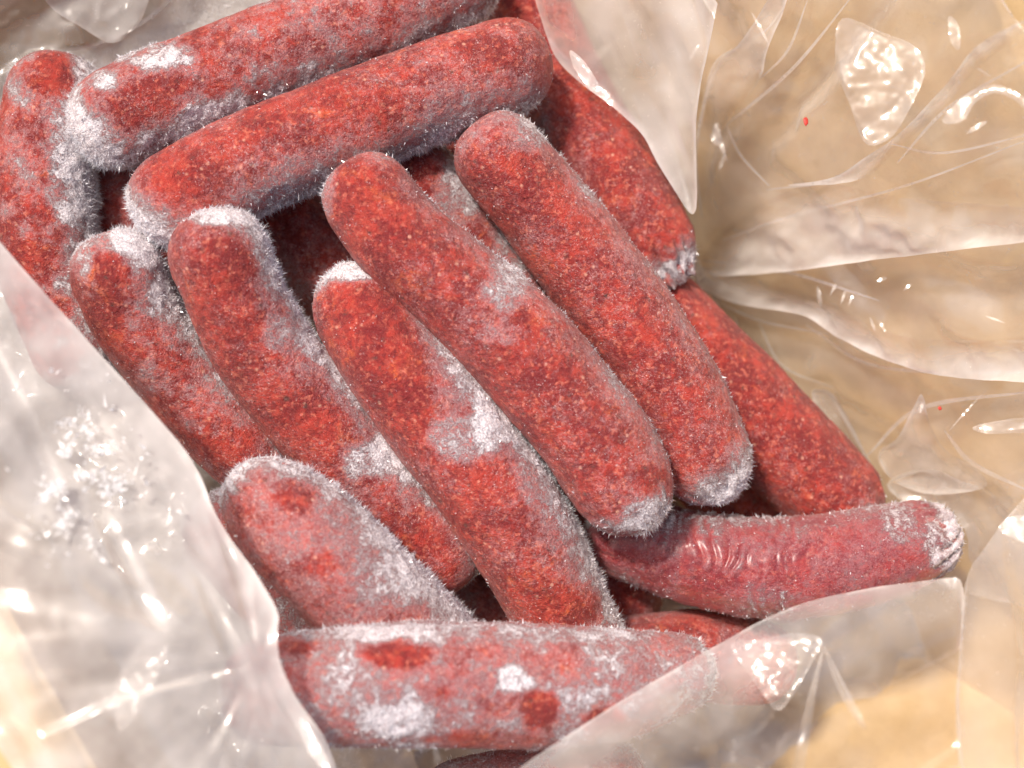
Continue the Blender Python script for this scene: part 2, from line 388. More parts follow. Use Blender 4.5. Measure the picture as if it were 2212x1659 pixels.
    k = int(RNG.poisson(1.9e6 * area * (w.sum() / len(w)) * dense)); k = min(k, 60000)
    pick = RNG.choice(len(V), k, p=w / w.sum())
    pos = V[pick] + RNG.normal(size=(k, 3)) * .0006; pos -= nr[pick] * ((pos - V[pick]) * nr[pick]).sum(1)[:, None]
    rim = sstep(.75, .1, nr[pick, 2])
    ln = (.0003 + .0016 * rim * np.clip(fr[pick], 0, 1.2) * np.clip(.75 + 1.2 * fbm(pos, 260, seed + 8, 2), .25, 1.5)) * RNG.uniform(.4, 1.5, k) * nl
    needles('ice_needles', pos, nr[pick], ln, .00016, o, M_F, tilt=.95)
    # coarse flakes where the frost is thickest
    w2 = (np.clip(fr - .5, 0, 1) ** 1.5 + .05 + .12 * np.clip(fr + .1, 0, .5)) * vis; k2 = int(4.2e5 * area * w2.mean() * dense)
    if w2.sum() > 0 and k2 > 5:
        pick = RNG.choice(len(V), k2, p=w2 / w2.sum()); nn = nr[pick]
        rim2 = .5 + .5 * sstep(.7, .1, nn[:, 2])
        needles('ice_flakes', V[pick] + nn * .0002, nn, .0017 * RNG.uniform(.2, 1.5, k2) * rim2 * (.45 + .55 * np.clip(fr[pick] * 1.4, 0, 1)), .00034, o, M_F, tilt=1.8)
    return o

S = sausage
UP = (.78, .55); LO = (-.35, -.92)
S('topmost sausage along the upper edge, its lower side thick with white frost', [(265, 252, -20, 112), (450, 175, -20, 112), (700, 75, -20, 110), (970, -40, -20, 108)], LO, 1.15, .20, (0, 0),
  [(200, 170, 90, 30, .8), (330, 120, 120, 28, .8), (215, 300, 70, 60, .25), (460, 250, 80, 40, .6), (300, 240, 100, 50, -.35), (620, 100, 120, 40, -.2), (170, 250, 40, 60, .5), (420, 300, 60, 40, .5)], seed=1, rough=.6)
S('sausage slanting across the top of the pile, just below the topmost one', [(393, 428, -6, 108), (540, 350, -4, 110), (720, 278, -2, 110), (920, 205, -2, 110), (1083, 146, -2, 108)], LO, 1.25, .0, (0, .0),
  [(420, 400, 100, 70, -.2), (560, 330, 60, 40, .15), (1050, 110, 80, 50, -.3), (500, 480, 60, 40, .4)], seed=2)
S('upright sausage at the left edge, bare red top, shaggy frost down its side', [(118, 218, -36, 104), (100, 330, -38, 106), (95, 460, -40, 108), (112, 600, -44, 105), (160, 740, -50, 98)], (.9, -.2), 1.2, .24, (0, 0),
  [(115, 150, 50, 45, -.9), (150, 380, 60, 100, .45), (60, 420, 50, 120, .1), (40, 180, 35, 60, .6), (60, 560, 60, 50, -.3), (190, 210, 30, 50, .6)], seed=3, nl=1.4, rough=.7)
S('short sausage at the left of the slanting row, red window in its frosted top end', [(256, 602, -14, 100), (308, 700, -24, 101), (395, 808, -34, 100), (478, 908, -38, 98), (545, 985, -40, 92)], UP, 1.05, .2, (0, .25),
  [(230, 580, 48, 42, -.9), (300, 540, 70, 60, .55), (220, 690, 50, 60, -.35), (330, 650, 70, 60, .3), (180, 560, 25, 60, .5)], seed=4, rough=.5)
S('sausage with clear red upper end, between the short one and the tied one', [(474, 560, 6, 107), (530, 690, -2, 108), (600, 800, -10, 108), (690, 905, -16, 108), (800, 1035, -22, 106), (935, 1190, -27, 100)], UP, 1.35, .02, (0, 0),
  [(470, 470, 90, 22, .9), (600, 720, 45, 50, .55), (810, 990, 85, 55, 1.0), (480, 580, 70, 80, -.45), (650, 880, 60, 60, -.35), (905, 1130, 90, 70, -.15), (880, 1060, 30, 60, .3)], seed=5)
S('sausage in the middle with pale gathered casing at its upper end', [(780, 674, -2, 106), (840, 765, 0, 112), (930, 880, 0, 118), (1031, 1010, -2, 119), (1110, 1130, -6, 119), (1180, 1255, -14, 116), (1240, 1380, -22, 110)], UP, 1.35, .0, (.20, 0),
  [(745, 590, 60, 22, .7), (1000, 950, 90, 55, .85), (812, 715, 105, 120, -.8), (870, 850, 60, 110, -.45), (800, 600, 60, 14, .5), (1060, 880, 40, 60, .6), (1120, 1130, 90, 100, .2), (1230, 1300, 90, 50, -.35), (960, 820, 50, 100, .25)], seed=6)
S('longest sausage on top of the slanting row, frosted tip above the bent one', [(803, 438, 14, 103), (868, 520, 14, 108), (1000, 640, 13, 112), (1094, 728, 13, 115), (1172, 812, 13, 117), (1268, 925, 12, 118), (1340, 1040, 10, 117)], UP, .65, -.06, (0, .12),
  [(710, 400, 18, 80, .6), (1090, 620, 60, 70, .6), (1410, 1110, 75, 60, .8), (1300, 1140, 60, 25, .5), (1080, 720, 60, 30, .4), (780, 420, 50, 60, -.3), (1200, 900, 80, 90, -.15)], seed=7)
S('sausage with a pinched lower-left start overlapping two others above the frosted bottom one', [(584, 1092, 4, 106), (640, 1144, 8, 121), (710, 1210, 8, 126), (812, 1308, 2, 126), (925, 1415, -10, 118)], (.75, .55), .95, .36, (.30, 0),
  [(640, 1070, 60, 40, -.6), (560, 1150, 70, 60, -.1), (820, 1260, 110, 70, .25), (680, 1220, 60, 30, -.4)], seed=8)
S('frosty sausage tucked beneath the pinched one, beside the left plastic flap', [(500, 1160, -38, 100), (610, 1270, -34, 104), (720, 1400, -34, 104)], (.5, .5), .5, .5, (0, 0), [], seed=9)
S('thick whitish sausage lying across the bottom with two bare red patches', [(600, 1492, 24, 118), (720, 1487, 26, 126), (900, 1479, 28, 131), (1150, 1484, 28, 129), (1330, 1478, 26, 118), (1450, 1458, 24, 92)], (0, -1), .15, .58, (0, .12),
  [(862, 1412, 78, 34, -1.3), (1165, 1535, 50, 45, -1.2), (1110, 1470, 48, 32, .9), (1000, 1370, 420, 26, .45), (950, 1495, 60, 24, -.4), (850, 1560, 110, 40, .35), (1300, 1560, 60, 30, -.8), (1050, 1600, 160, 25, -.5), (640, 1400, 50, 20, -.5), (1260, 1500, 60, 25, .3)], seed=10, rough=.4)
S('sausage right of the longest one, its rounded top end touching the upper sausage', [(1086, 346, 2, 101), (1195, 480, -4, 106), (1312, 632, -6, 110), (1425, 800, -8, 110), (1518, 984, -10, 106)], UP, .6, .0, (0, .22),
  [(1100, 290, 100, 50, .25), (1560, 1050, 80, 50, .45), (1130, 360, 40, 40, -.2), (1600, 1010, 40, 60, .5)], seed=11)
S('sausage at the upper right half under the plastic, lower end tied beside the folds', [(1110, -40, -60, 98), (1180, 110, -54, 98), (1250, 255, -42, 100), (1335, 400, -36, 101), (1412, 528, -34, 96)], (.2, -.9), .45, -.05, (0, .32),
  [(1460, 590, 60, 40, .6), (1480, 540, 30, 60, .4), (1160, 290, 40, 60, .5), (1130, 20, 60, 50, -.1)], seed=12)
S('low smooth red sausage at the right beside the creased plastic wall', [(1440, 690, -50, 100), (1515, 775, -48, 106), (1600, 866, -46, 112), (1700, 975, -44, 114), (1800, 1075, -44, 108)], (-.5, -.8), .25, -.16, (0, .22),
  [(1880, 1090, 50, 30, .3)], seed=13)
S('bent sausage at the lower right with ringed casing and a torn ruffled end', [(1345, 1165, -36, 84), (1410, 1180, -34, 94), (1520, 1208, -28, 104), (1650, 1228, -22, 110), (1790, 1222, -16, 108), (1910, 1192, -12, 102), (1978, 1172, -10, 92)], (-.1, .5), .2, .34, (.1, .38),
  [(1320, 1170, 70, 50, -.5), (1560, 1230, 120, 60, -.15), (1500, 1130, 160, 30, .35), (1680, 1230, 60, 60, -.2), (2040, 1170, 50, 70, .6), (1960, 1130, 60, 40, .3)], rings=(.05, .62, .045), seed=14, dense=1.6, nl=.4, tip=(.75, .45))
S('shaded sausage mostly hidden under the bent one, right of the frosted bottom one', [(1380, 1425, -48, 96), (1500, 1418, -48, 98), (1620, 1428, -50, 98)], (0, 1), .2, .1, (0, 0), [], seed=15)
S('sausage peeking out at the bottom edge below the whitish one', [(1010, 1745, -14, 104), (1130, 1725, -14, 108), (1290, 1700, -16, 106)], (0, 1), .2, .35, (0, 0), [], seed=16)
S('sausage wedged low between the longest one and the one to its right', [(905, 398, -32, 98), (985, 505, -36, 99), (1072, 625, -40, 99), (1200, 810, -46, 98)], (.8, .5), .9, .05, (0, 0), [(990, 430, 60, 90, .8), (1090, 560, 50, 90, .5)], seed=17)
S('dark red sausage deep in the gap between the left-edge sausage and the slanting one', [(300, 250, -72, 100), (270, 430, -72, 106), (290, 640, -74, 100)], (.3, .2), .3, .12, (0, 0), [], seed=18, dense=.5)
S('dark red sausage deep in the gap under the slanting one, above the tied end', [(520, 400, -62, 106), (640, 505, -62, 108), (760, 640, -66, 102)], (-.6, -.6), .5, .15, (0, 0), [], seed=19, dense=.6)
S('deep sausage seen in the black gap between the middle and the longest sausage', [(1010, 850, -74, 98), (1140, 1010, -74, 100), (1250, 1180, -76, 98), (1330, 1290, -78, 96)], (.5, .3), .5, .1, (0, 0), [], seed=20, dense=.5)
S('deep sausage showing in the small gap above the bent one', [(1450, 900, -88, 98), (1600, 1090, -88, 100), (1700, 1240, -88, 98)], (.5, .3), .5, .1, (0, 0), [], seed=21, dense=.4)
S('deep sausage under the frosted bottom one, seen in the gap left of the middle sausage', [(700, 1180, -84, 98), (900, 1280, -84, 100), (1120, 1360, -84, 98)], (.5, .3), .6, .25, (0, 0), [], seed=22, dense=.4)

S('dark deep sausage in the small black gap under the right half of the slanting one', [(820, 300, -86, 98), (960, 360, -86, 100), (1160, 430, -86, 98)], (.5, .3), .5, .1, (0, 0), [], seed=23, dense=.4)
#S('blurred sausage lying low behind the stretched plastic at the lower right', [(1700, 1440, -44, 98), (1850, 1385, -42, 100), (2030, 1325, -40, 98)], (.5, .3), .4, .15, (0, 0), [], seed=24, dense=.4)
def frill(parent, c0, c1, r, ln, folds, seed, flare=.1, amp=.16, frost=.55):
    """the gathered, torn end of a casing: a pleated open skirt with uneven edge"""
    a = P(*[np.array([v], float) for v in c0])[0][0]; b = P(*[np.array([v], float) for v in c1])[0][0]
    T = (b - a) / np.linalg.norm(b - a); A = np.cross(T, EZ); A /= np.linalg.norm(A); B = np.cross(A, T)
    nth, ns = 220, 22; th = np.arange(nth) / nth * 2 * math.pi; f = np.linspace(0, 1, ns)[:, None]
    q = np.stack([np.cos(th) * 2, np.sin(th) * 2, th * 0 + seed], 1)
    L = ln * (1 + .45 * fbm(q, 1.6, seed, 3))[None]
    ph = th * folds + 1.5 * fbm(q, 1.1, seed + 2, 2) * 3
    rad = r * (1 + flare * np.sin(f * 2.6) - .25 * f ** 2 + amp * (.25 + f) * (np.abs(np.sin(ph / 2))[None] * 2 - 1) + .05 * np.sin(ph * 2.7)[None] * f)
    p = a + T * (f * L)[..., None] + (A * np.cos(th)[:, None] + B * np.sin(th)[:, None])[None] * rad[..., None]
    V = p.reshape(-1, 3); out = (p - (a + T * (f * L)[..., None])).reshape(-1, 3); out /= np.linalg.norm(out, axis=1)[:, None]
    i = np.arange(ns * nth).reshape(ns, nth); nx = np.roll(i, -1, 1)
    F = np.stack([i[:-1], nx[:-1], nx[1:], i[1:]], -1).reshape(-1, 4)
    F2 = np.concatenate([F, F[:, ::-1] + len(V), np.stack([i[-1], nx[-1], nx[-1] + len(V), i[-1] + len(V)], -1)])
    V2 = np.concatenate([V, V - out * .0007])
    fr = frost + .5 * fbm(V2, 160, seed, 3) + .35 * np.concatenate([np.repeat(f[:, 0], nth)] * 2) ** 2
    o = link_mesh('casing_end', V2, F2, M_S, parent, origin=a, attrs={'frost': fr})
    k = 2600; j = RNG.integers(0, len(V), k); needles('ice_flakes', V[j] + out[j] * .0002, out[j], .0011 * RNG.uniform(.3, 1.2, k), .00025, o, M_F, tilt=1.5)
    return o
def find(txt): return [o for o in COL.objects if txt in o.get('label', '')][0]
frill(find('torn ruffled end'), (1965, 1174, -10), (2050, 1166, -8), .0176, .013, 8, 3, flare=.0, amp=.07, frost=.6)
frill(find('lower end tied beside'), (1440, 582, -34), (1470, 625, -35), .0105, .008, 9, 4)

# ---------------------------------------------------------------- plastic bag
bag = bpy.data.objects.new('plastic_bag', None); COL.objects.link(bag); bag.location = Vector(ctr) + Vector((0, 0, ZB + .004))
tag(bag, 'clear crumpled plastic bag lining the cardboard box around the sausages', 'plastic bag')
def dist_poly(x, y, poly):
    d = np.full(x.shape, 1e9); n = len(poly)
    for i in range(n):
        ax, ay = poly[i]; bx, by = poly[(i + 1) % n]; vx, vy = bx - ax, by - ay
        t = np.clip(((x - ax) * vx + (y - ay) * vy) / (vx * vx + vy * vy + 1e-9), 0, 1)
        d = np.minimum(d, np.hypot(x - ax - t * vx, y - ay - t * vy))
    return d
def inside(x, y, poly):
    c = np.zeros(x.shape, bool); n = len(poly)
    for i in range(n):
        ax, ay = poly[i]; bx, by = poly[(i + 1) % n]
        if ay == by: continue
        c ^= ((ay > y) != (by > y)) & (x < (bx - ax) * (y - ay) / (by - ay) + ax)
    return c
def smooth_poly(poly, step, jag=0., seed=0):
    out = []; n = len(poly)
    for i in range(n):
        a, b = np.array(poly[i], float), np.array(poly[(i + 1) % n], float); k = max(1, int(np.hypot(*(b - a)) / step))
        for j in range(k): out.append(a + (b - a) * j / k)
    return np.array(out)
def crumple(p3, e1, e2, amp, seed, stretch=(1, 1)):
    x = (p3 @ e1) * stretch[0]; y = (p3 @ e2) * stretch[1]
    q = np.stack([x, y, np.zeros_like(x)], 1)
    wx = fbm(q, 22, seed, 2) * .018; wy = fbm(q + 5, 22, seed + 1, 2) * .018
    h = facet(x + wx, y + wy, .034, seed) * 1.0 + facet(x + wx * .6, y + wy * .6, .013, seed + 3) * .33 + facet(x + wx * .3, y - wy * .3, .0052, seed + 7) * .03
    h += -.5 * np.abs(fbm(q, 20, seed + 11, 1))
    return h * amp
def settle(X, F, n, excess, pin, iters=160, lo=-.0015, hi=.02, stiff=.12, aniso=None):
    """film with a little more material than room: edges are longer than the space they lie in, so the sheet buckles into folds"""
    E = np.concatenate([F[:, [0, 1]], F[:, [1, 2]], F[:, [2, 0]]]); opp = np.concatenate([F[:, 2], F[:, 0], F[:, 1]])
    Es = np.sort(E, 1); key = Es[:, 0].astype(np.int64) * len(X) + Es[:, 1]; o = np.argsort(key, kind='stable'); key = key[o]; Es = Es[o]; op = opp[o]
    two = np.nonzero(key[1:] == key[:-1])[0]; Bd = np.stack([op[two], op[two + 1]], 1); _, u = np.unique(key, return_index=True); E = Es[u]
    hd = (X @ n); flat = X - n * 0
    d0 = X[E[:, 1]] - X[E[:, 0]]; dp_ = d0 - np.outer(d0 @ n, n)
    fac = excess if aniso is None else aniso(X[E].mean(1), dp_)
    rest = np.linalg.norm(d0, axis=1) * fac
    rb_ = np.linalg.norm(X[Bd[:, 1]] - X[Bd[:, 0]], axis=1) * (excess if np.isscalar(excess) else 1.05)
    deg = np.bincount(E.ravel(), minlength=len(X)).astype(float); degb = np.maximum(np.bincount(Bd.ravel(), minlength=len(X)), 1).astype(float)
    base = X.copy(); Y = X.copy(); bh = base @ n; w = (1 - pin)[:, None]
    def corr(Y, E, rest, deg, k):
        d = Y[E[:, 1]] - Y[E[:, 0]]; l = np.linalg.norm(d, axis=1) + 1e-12; c = d * (.5 * k * (l - rest) / l)[:, None]; out = np.empty_like(Y)
        for a in range(3): out[:, a] = (np.bincount(E[:, 0], c[:, a], len(Y)) - np.bincount(E[:, 1], c[:, a], len(Y))) / deg
        return out
    vel = np.zeros_like(Y)
    for it in range(iters):
        dY = corr(Y, E, rest, deg, 1.9) + corr(Y, Bd, rb_, degb, stiff)
        vel = vel * .78 + dY * w; Y = Y + vel
        h = Y @ n - bh; hc = np.clip(h, lo, hi); Y = Y + np.outer(hc - h, n)
    return Y
def buckle(poly, depth, n, gs, excess, seed, iters, lo, hi, aniso, v, init=None):
    """settle a coarse net of the same sheet and carry its folds over smoothly"""
    p = np.array(poly); x0, y0 = p.min(0) - 2.5 * gs; x1, y1 = p.max(0) + 2.5 * gs
    nx = int((x1 - x0) / gs) + 1; ny = int((y1 - y0) / gs) + 1
    gx, gy = np.meshgrid(x0 + np.arange(nx) * gs, y0 + np.arange(ny) * gs)
    X = depth(gx.ravel(), gy.ravel()); B = X.copy()
    q = np.stack([gx.ravel(), gy.ravel(), gx.ravel() * 0], 1)
    if init is None: init = lambda x, y: fbm(q, .30 / gs, seed, 3) * gs * .2e-3 * .8
    X = X + n * init(gx.ravel(), gy.ravel())[:, None]
    id_ = np.arange(nx * ny).reshape(ny, nx); a, b, c, d = id_[:-1, :-1].ravel(), id_[:-1, 1:].ravel(), id_[1:, 1:].ravel(), id_[1:, :-1].ravel()
    alt = ((np.arange(ny - 1)[:, None] + np.arange(nx - 1)[None]) % 2).ravel().astype(bool)
    F = np.concatenate([np.stack([a, b, c], 1)[alt], np.stack([a, c, d], 1)[alt], np.stack([a, b, d], 1)[~alt], np.stack([b, c, d], 1)[~alt]])
    Y = settle(X, F, n, excess, np.zeros(len(X)), iters, lo, hi, stiff=.8, aniso=aniso)
    Dg = (Y - B).reshape(ny, nx, 3)
    fx = np.clip((v[:, 0] - x0) / gs, 1, nx - 3.001); fy = np.clip((v[:, 1] - y0) / gs, 1, ny - 3.001)
    i = fx.astype(int); j = fy.astype(int); fx = fx - i; fy = fy - j
    def w(t): return [(-t + 2 * t * t - t ** 3) / 2, (2 - 5 * t * t + 3 * t ** 3) / 2, (t + 4 * t * t - 3 * t ** 3) / 2, (-t * t + t ** 3) / 2]
    wx, wy = w(fx), w(fy); out = 0
    for jj in range(4):
        for ii in range(4): out = out + (wx[ii] * wy[jj])[:, None] * Dg[j + jj - 1, i + ii - 1]
    return out
def chaikin(poly, it=2, q=.22):
    p = np.array(poly, float)
    for _ in range(it):
        nx = np.roll(p, -1, 0); p = np.stack([p * (1 - q) + nx * q, p * q + nx * (1 - q)], 1).reshape(-1, 2)
    return [tuple(a) for a in p]
def sheet(name, poly, depth, haze, amp=.003, step=7, seed=0, edge=.22, excess=1.05, hi=.014, lo=-.003, iters=110, aniso=None, fine=1.004, init=None, ew=5, stretch=(1, 1), e=(E1, E2), parent=bag, label=None, hazef=None, up=None, soft=None):
    """film with a traced outline: depth(px,py)->points on its own smooth surface in space, then crumpled along that surface's normal"""
    raw = poly; poly = chaikin(poly)
    b = smooth_poly(poly, step); x0, y0 = b.min(0); x1, y1 = b.max(0)
    gx, gy = np.meshgrid(np.arange(x0, x1, step), np.arange(y0, y1, step * .87))
    gx = gx + (np.arange(gx.shape[0]) % 2)[:, None] * step * .5
    gx = (gx + RNG.uniform(-1, 1, gx.shape) * step * .18).ravel(); gy = (gy + RNG.uniform(-1, 1, gy.shape) * step * .18).ravel()
    k = inside(gx, gy, b); gx, gy = gx[k], gy[k]; k = dist_poly(gx, gy, [tuple(q) for q in poly]) > step * .55; gx, gy = gx[k], gy[k]
    pts = [Vector((float(a), float(c))) for a, c in b] + [Vector((float(a), float(c))) for a, c in zip(gx, gy)]
    nb = len(b)
    v, _, f, _, _, _ = delaunay_2d_cdt(pts, [(i, (i + 1) % nb) for i in range(nb)], [], 1, 1e-4)
    v = np.array([(a.x, a.y) for a in v]); f = np.array([t for t in f if len(t) == 3])
    X = depth(v[:, 0], v[:, 1])
    dp = dist_poly(v[:, 0], v[:, 1], [tuple(q) for q in poly])
    ca, cb = depth(np.array([v[:, 0].mean(), v[:, 0].mean() + 5, v[:, 0].mean()]), np.array([v[:, 1].mean(), v[:, 1].mean(), v[:, 1].mean() + 5]))[:2], None
    q = depth(np.array([v[:, 0].mean(), v[:, 0].mean() + 5, v[:, 0].mean()]), np.array([v[:, 1].mean(), v[:, 1].mean(), v[:, 1].mean() + 5]))
    n = np.cross(q[1] - q[0], q[2] - q[0]); n /= np.linalg.norm(n)
    if n @ np.array(VIEW) > 0: n = -n
    if up is not None: n = up
    pin = np.exp(-(dp / (step * 1.2)) ** 2); X0 = X
    X = X + n * (crumple(X, e[0], e[1], amp, seed, stretch) * (1 - .75 * pin))[:, None]
    if excess > 1:
        for lev, (gs, ex_, hi_, an_) in enumerate(((26, excess, hi, aniso), (12, fine, .0014, None))):
            if ex_ <= 1: continue
            D = buckle(poly, depth, n, gs, ex_, seed + 60 + lev, iters, lo if lev == 0 else -.0014, hi_, an_, v, init if lev == 0 else None)
            X = X + D * (1 - .7 * pin)[:, None]
    vv = np.stack([v[:, 0], v[:, 1], v[:, 0] * 0], 1)
    if excess <= 1 and init is not None: X = X + n * (init(v[:, 0], v[:, 1]) * (1 - .7 * pin))[:, None]
    hz = haze * (1 + .5 * fbm(vv, .012, seed + 40, 3)) + edge * np.exp(-(dp / ew) ** 2) * sstep(-.35, .45, fbm(vv, .02, seed + 41, 2)) + edge * .35 * np.exp(-dp / (ew * 4)) * sstep(-.2, .6, fbm(vv, .01, seed + 42, 2))
    if soft is not None:
        sp_ = np.array(raw[soft[0]:soft[1]]); dd = np.full(len(v), 1e9)
        for a_, b_ in zip(sp_[:-1], sp_[1:]):
            ab = b_ - a_; tt = np.clip(((v - a_) @ ab) / (ab @ ab), 0, 1); dd = np.minimum(dd, np.hypot(*(v - a_ - tt[:, None] * ab).T))
        hz = hz * sstep(4, soft[2], dd)
    if hazef is not None: hz = hz + hazef(v[:, 0], v[:, 1])
    o = link_mesh(name, X, f, M_B, parent, smooth=True, origin=X.mean(0), attrs={'haze': np.clip(hz, 0, .97)})
    if label: o['label'] = label
    return o, X, n
# plane of the leaning right wall
wa = W3(u_r0, v_t0, ZB); wb = W3(u_r0, v_b0, ZB); wc = W3(u_r1, v_b1, ZR)
wn = np.cross(wb - wa, W3(u_r1, v_b0, ZR) - wb); wn /= np.linalg.norm(wn)
if wn @ E1 > 0: wn = -wn
def on_wall(off):
    def f(px, py): return Pplane(px, py, wa + wn * (off + .007), wn)[0]
    return f
def at_z(fz):
    def f(px, py): return P(px, py, fz(px, py))[0]
    return f
SLOPE = (W3(u_r1, 0, ZR) - W3(u_r0, 0, ZB)); SLOPE /= np.linalg.norm(SLOPE)
EW = (SLOPE, E2)

FC = on_wall(.007)(np.array([1512.]), np.array([560.]))[0]
def fan(mid, d):
    # much spare film across the folds that run out from the pinch beside the tied end, little along them
    r = mid - FC; r /= np.linalg.norm(r, axis=1)[:, None] + 1e-9; dn = d / (np.linalg.norm(d, axis=1)[:, None] + 1e-9)
    c = np.abs((r * dn).sum(1)); return 1.002 + .032 * (1 - c ** 2) * (.55 + .6 * fbm(mid, 9, 77, 2))
def ang_noise(x, y, cx, cy, fa, fr, seed, a0=0.):
    th = np.arctan2(y - cy, x - cx); r = np.hypot(x - cx, y - cy)
    q = np.stack([np.cos(th) * fa, np.sin(th) * fa, r * fr], 1); nz = fbm(q, 1., seed, 2)
    return -np.abs(nz) * .7 + nz * .5, r
def fold_fan(x, y):
    h, r = ang_noise(x, y, 1512, 560, 5.5, 1 / 420, 78)
    h2, r2 = ang_noise(x, y, 1985, 830, 4.5, 1 / 300, 79)
    return h * np.clip(r * 1.7e-5, 0, .0075) + h2 * np.clip(r2 * 1.2e-5, 0, .004) * sstep(100, 300, r)
def fold_along(dx, dy, wl, amp, seed):
    def f(x, y):
        a = (x * dx + y * dy); b = (-x * dy + y * dx); q = np.stack([a / (wl * 5), b / wl, a * 0], 1)
        nz = fbm(q, 1., seed, 2); return (nz - np.abs(nz)) * amp
    return f
# lining on the right wall
sheet('side_film', [(1040, -120), (1200, 120), (1400, 330), (1480, 500), (1480, 640), (1640, 800), (1800, 1000), (1880, 1120), (1960, 1225), (2120, 1300), (2320, 1300), (2320, -120)], on_wall(.007), .17, .0026, 6, 21, excess=1.07, hi=.022, iters=220, aniso=fan, init=fold_fan, fine=1.0, e=EW, stretch=(.75, 1))
def pleat(poly, haze=.22, off=.012, amp=.0016, seed=0, edge=.30, step=6, ew=3.5, **k):
    return sheet('pleat', poly, on_wall(off), haze, amp, step, seed, edge, 1.015, .006, -.003, 80, None, 1.003, fold_fan, ew, e=EW, **k)
pleat([(1512, 555), (1560, 500), (1640, 440), (1730, 402), (1800, 395), (1900, 420), (2050, 440), (2300, 455), (2300, 516), (2000, 548), (1800, 575), (1660, 592), (1520, 600)], .46, .022, .003, 31, soft=(0, 8, 90))
pleat([(1497, 615), (1565, 649), (1632, 665), (1734, 682), (1785, 716), (1869, 764), (1937, 787), (2032, 814), (2300, 836), (2300, 735), (1971, 737), (1869, 699), (1795, 652), (1650, 610), (1514, 567)], .50, .020, .0025, 32, soft=(9, 15, 60))
pleat([(1991, 841), (1971, 885), (1937, 953), (1886, 980), (1920, 1038), (2000, 1075), (2140, 1060), (2110, 1010), (2039, 980), (2005, 919)], .28, .016, .002, 34, soft=(6, 10, 50))
pleat([(1544, 135), (1598, 98), (1673, -30), (1712, -30), (1653, 112), (1640, 180), (1565, 271), (1517, 474), (1500, 338), (1514, 237)], .26, .015, .002, 36, soft=(5, 10, 40))
pleat([(1666, 403), (1808, 386), (1869, 338), (1937, 298), (2055, 169), (2106, 95), (2240, 30), (2240, 50), (2106, 146), (2038, 237), (1937, 322), (1866, 396)], .30, .024, .0015, 39, soft=(6, 12, 26))
pleat([(1740, 845), (1795, 840), (1830, 905), (1870, 985), (1885, 1030), (1860, 1060), (1800, 960)], .22, .014, .002, 40, soft=(3, 7, 50))
pleat([(1900, 1040), (2010, 1010), (2110, 1060), (2240, 990), (2240, 1200), (2090, 1250), (2085, 1130), (1960, 1100)], .22, .018, .003, 41, soft=(2, 6, 60))
def strip(line, w=4, haze=.26, off=.012, seed=0):
    p = np.array(catmull(line, 10 * len(line)))[:, :2]; d = np.gradient(p, axis=0); d /= np.linalg.norm(d, axis=1)[:, None]; m = np.stack([-d[:, 1], d[:, 0]], 1)
    tw = (w * np.sin(np.linspace(.12, math.pi - .12, len(p))) ** .6)[:, None]
    pl = np.concatenate([p + m * tw, (p - m * tw)[::-1]])
    sheet('crease', [tuple(a) for a in pl], on_wall(off), haze, .0006, 5, seed, .12, 1.0, .006, -.003, 0, None, 1.0, None, 2, e=EW)
for i, (ln_, w_) in enumerate([([(1600, 98), (1545, 137), (1520, 230), (1502, 340), (1516, 470)], 4), ([(1745, 0), (1702, 108), (1640, 172)], 3), ([(1842, -10), (1720, 140), (1612, 235), (1568, 270)], 4), ([(1568, 268), (1600, 335), (1662, 402)], 3), ([(1512, 562), (1700, 588), (1900, 650)], 4), ([(1530, 640), (1640, 692), (1790, 722)], 3), ([(1740, 702), (1900, 792), (2225, 806)], 4), ([(2225, 128), (2050, 232), (1938, 352)], 4), ([(1872, 985), (1990, 882), (2225, 846)], 5), ([(2040, 930), (2100, 1000), (2225, 1062)], 5), ([(1560, 520), (1700, 470), (1960, 400), (2225, 300)], 3), ([(1640, 700), (1690, 790), (1800, 838)], 3), ([(1700, 0), (1660, 60), (1600, 100)], 2), ([(1920, 310), (2040, 330), (2225, 290)], 3), ([(1790, 850), (1840, 930), (1900, 1040)], 4), ([(1655, 410), (1790, 390), (1890, 330)], 3), ([(1515, 575), (1580, 625), (1650, 655)], 3)]):
    strip(ln_, w_, off=.010 + .001 * (i % 5), seed=300 + i)
# facets of film that catch the sun
VN = -np.array(VIEW); 
def gloss(poly, zc=None, off=.02, seed=0, haze=.10, amp=.0009, tilt=(0, 0), **k):
    c = np.array(poly).mean(0)
    if zc is None: C0 = on_wall(off)(np.array([c[0]]), np.array([c[1]]))[0]
    else: C0 = P(np.array([c[0]]), np.array([c[1]]), np.array([zc]))[0][0]
    v = CAMn - C0; v /= np.linalg.norm(v); h = v + np.array(SUN_DIR); h /= np.linalg.norm(h)
    h = h + RMn[:, 0] * tilt[0] + RMn[:, 1] * tilt[1]; h /= np.linalg.norm(h)
    rr = .5 * float(np.ptp(np.array(poly), axis=0).max()) * .0002
    def curved(px, py):
        X = Pplane(px, py, C0, h)[0]; d = X - C0
        return X - h * ((d ** 2).sum(1) * .10 / rr)[:, None] + h * (fbm(X, 95, seed, 3) * .0014)[:, None]
    return sheet('fold_facet', poly, curved, haze, amp, 4, seed, .08, 1.0, .01, -.01, 0, None, 1.0, None, 3, e=(np.array([1, 0, 0.]), np.array([0, 1., 0])), up=h, **k)
gloss([(1805, 20), (1883, 58), (1903, 68), (1971, 91), (1998, 125), (1998, 169), (1937, 288), (1879, 315), (1856, 291), (1835, 220), (1802, 152)], off=.03, seed=51, amp=.0022)
gloss([(2021, 264), (2092, 196), (2157, 176), (2240, 225), (2240, 250), (2157, 192), (2106, 217), (2082, 266)], off=.02, seed=52, amp=.001)
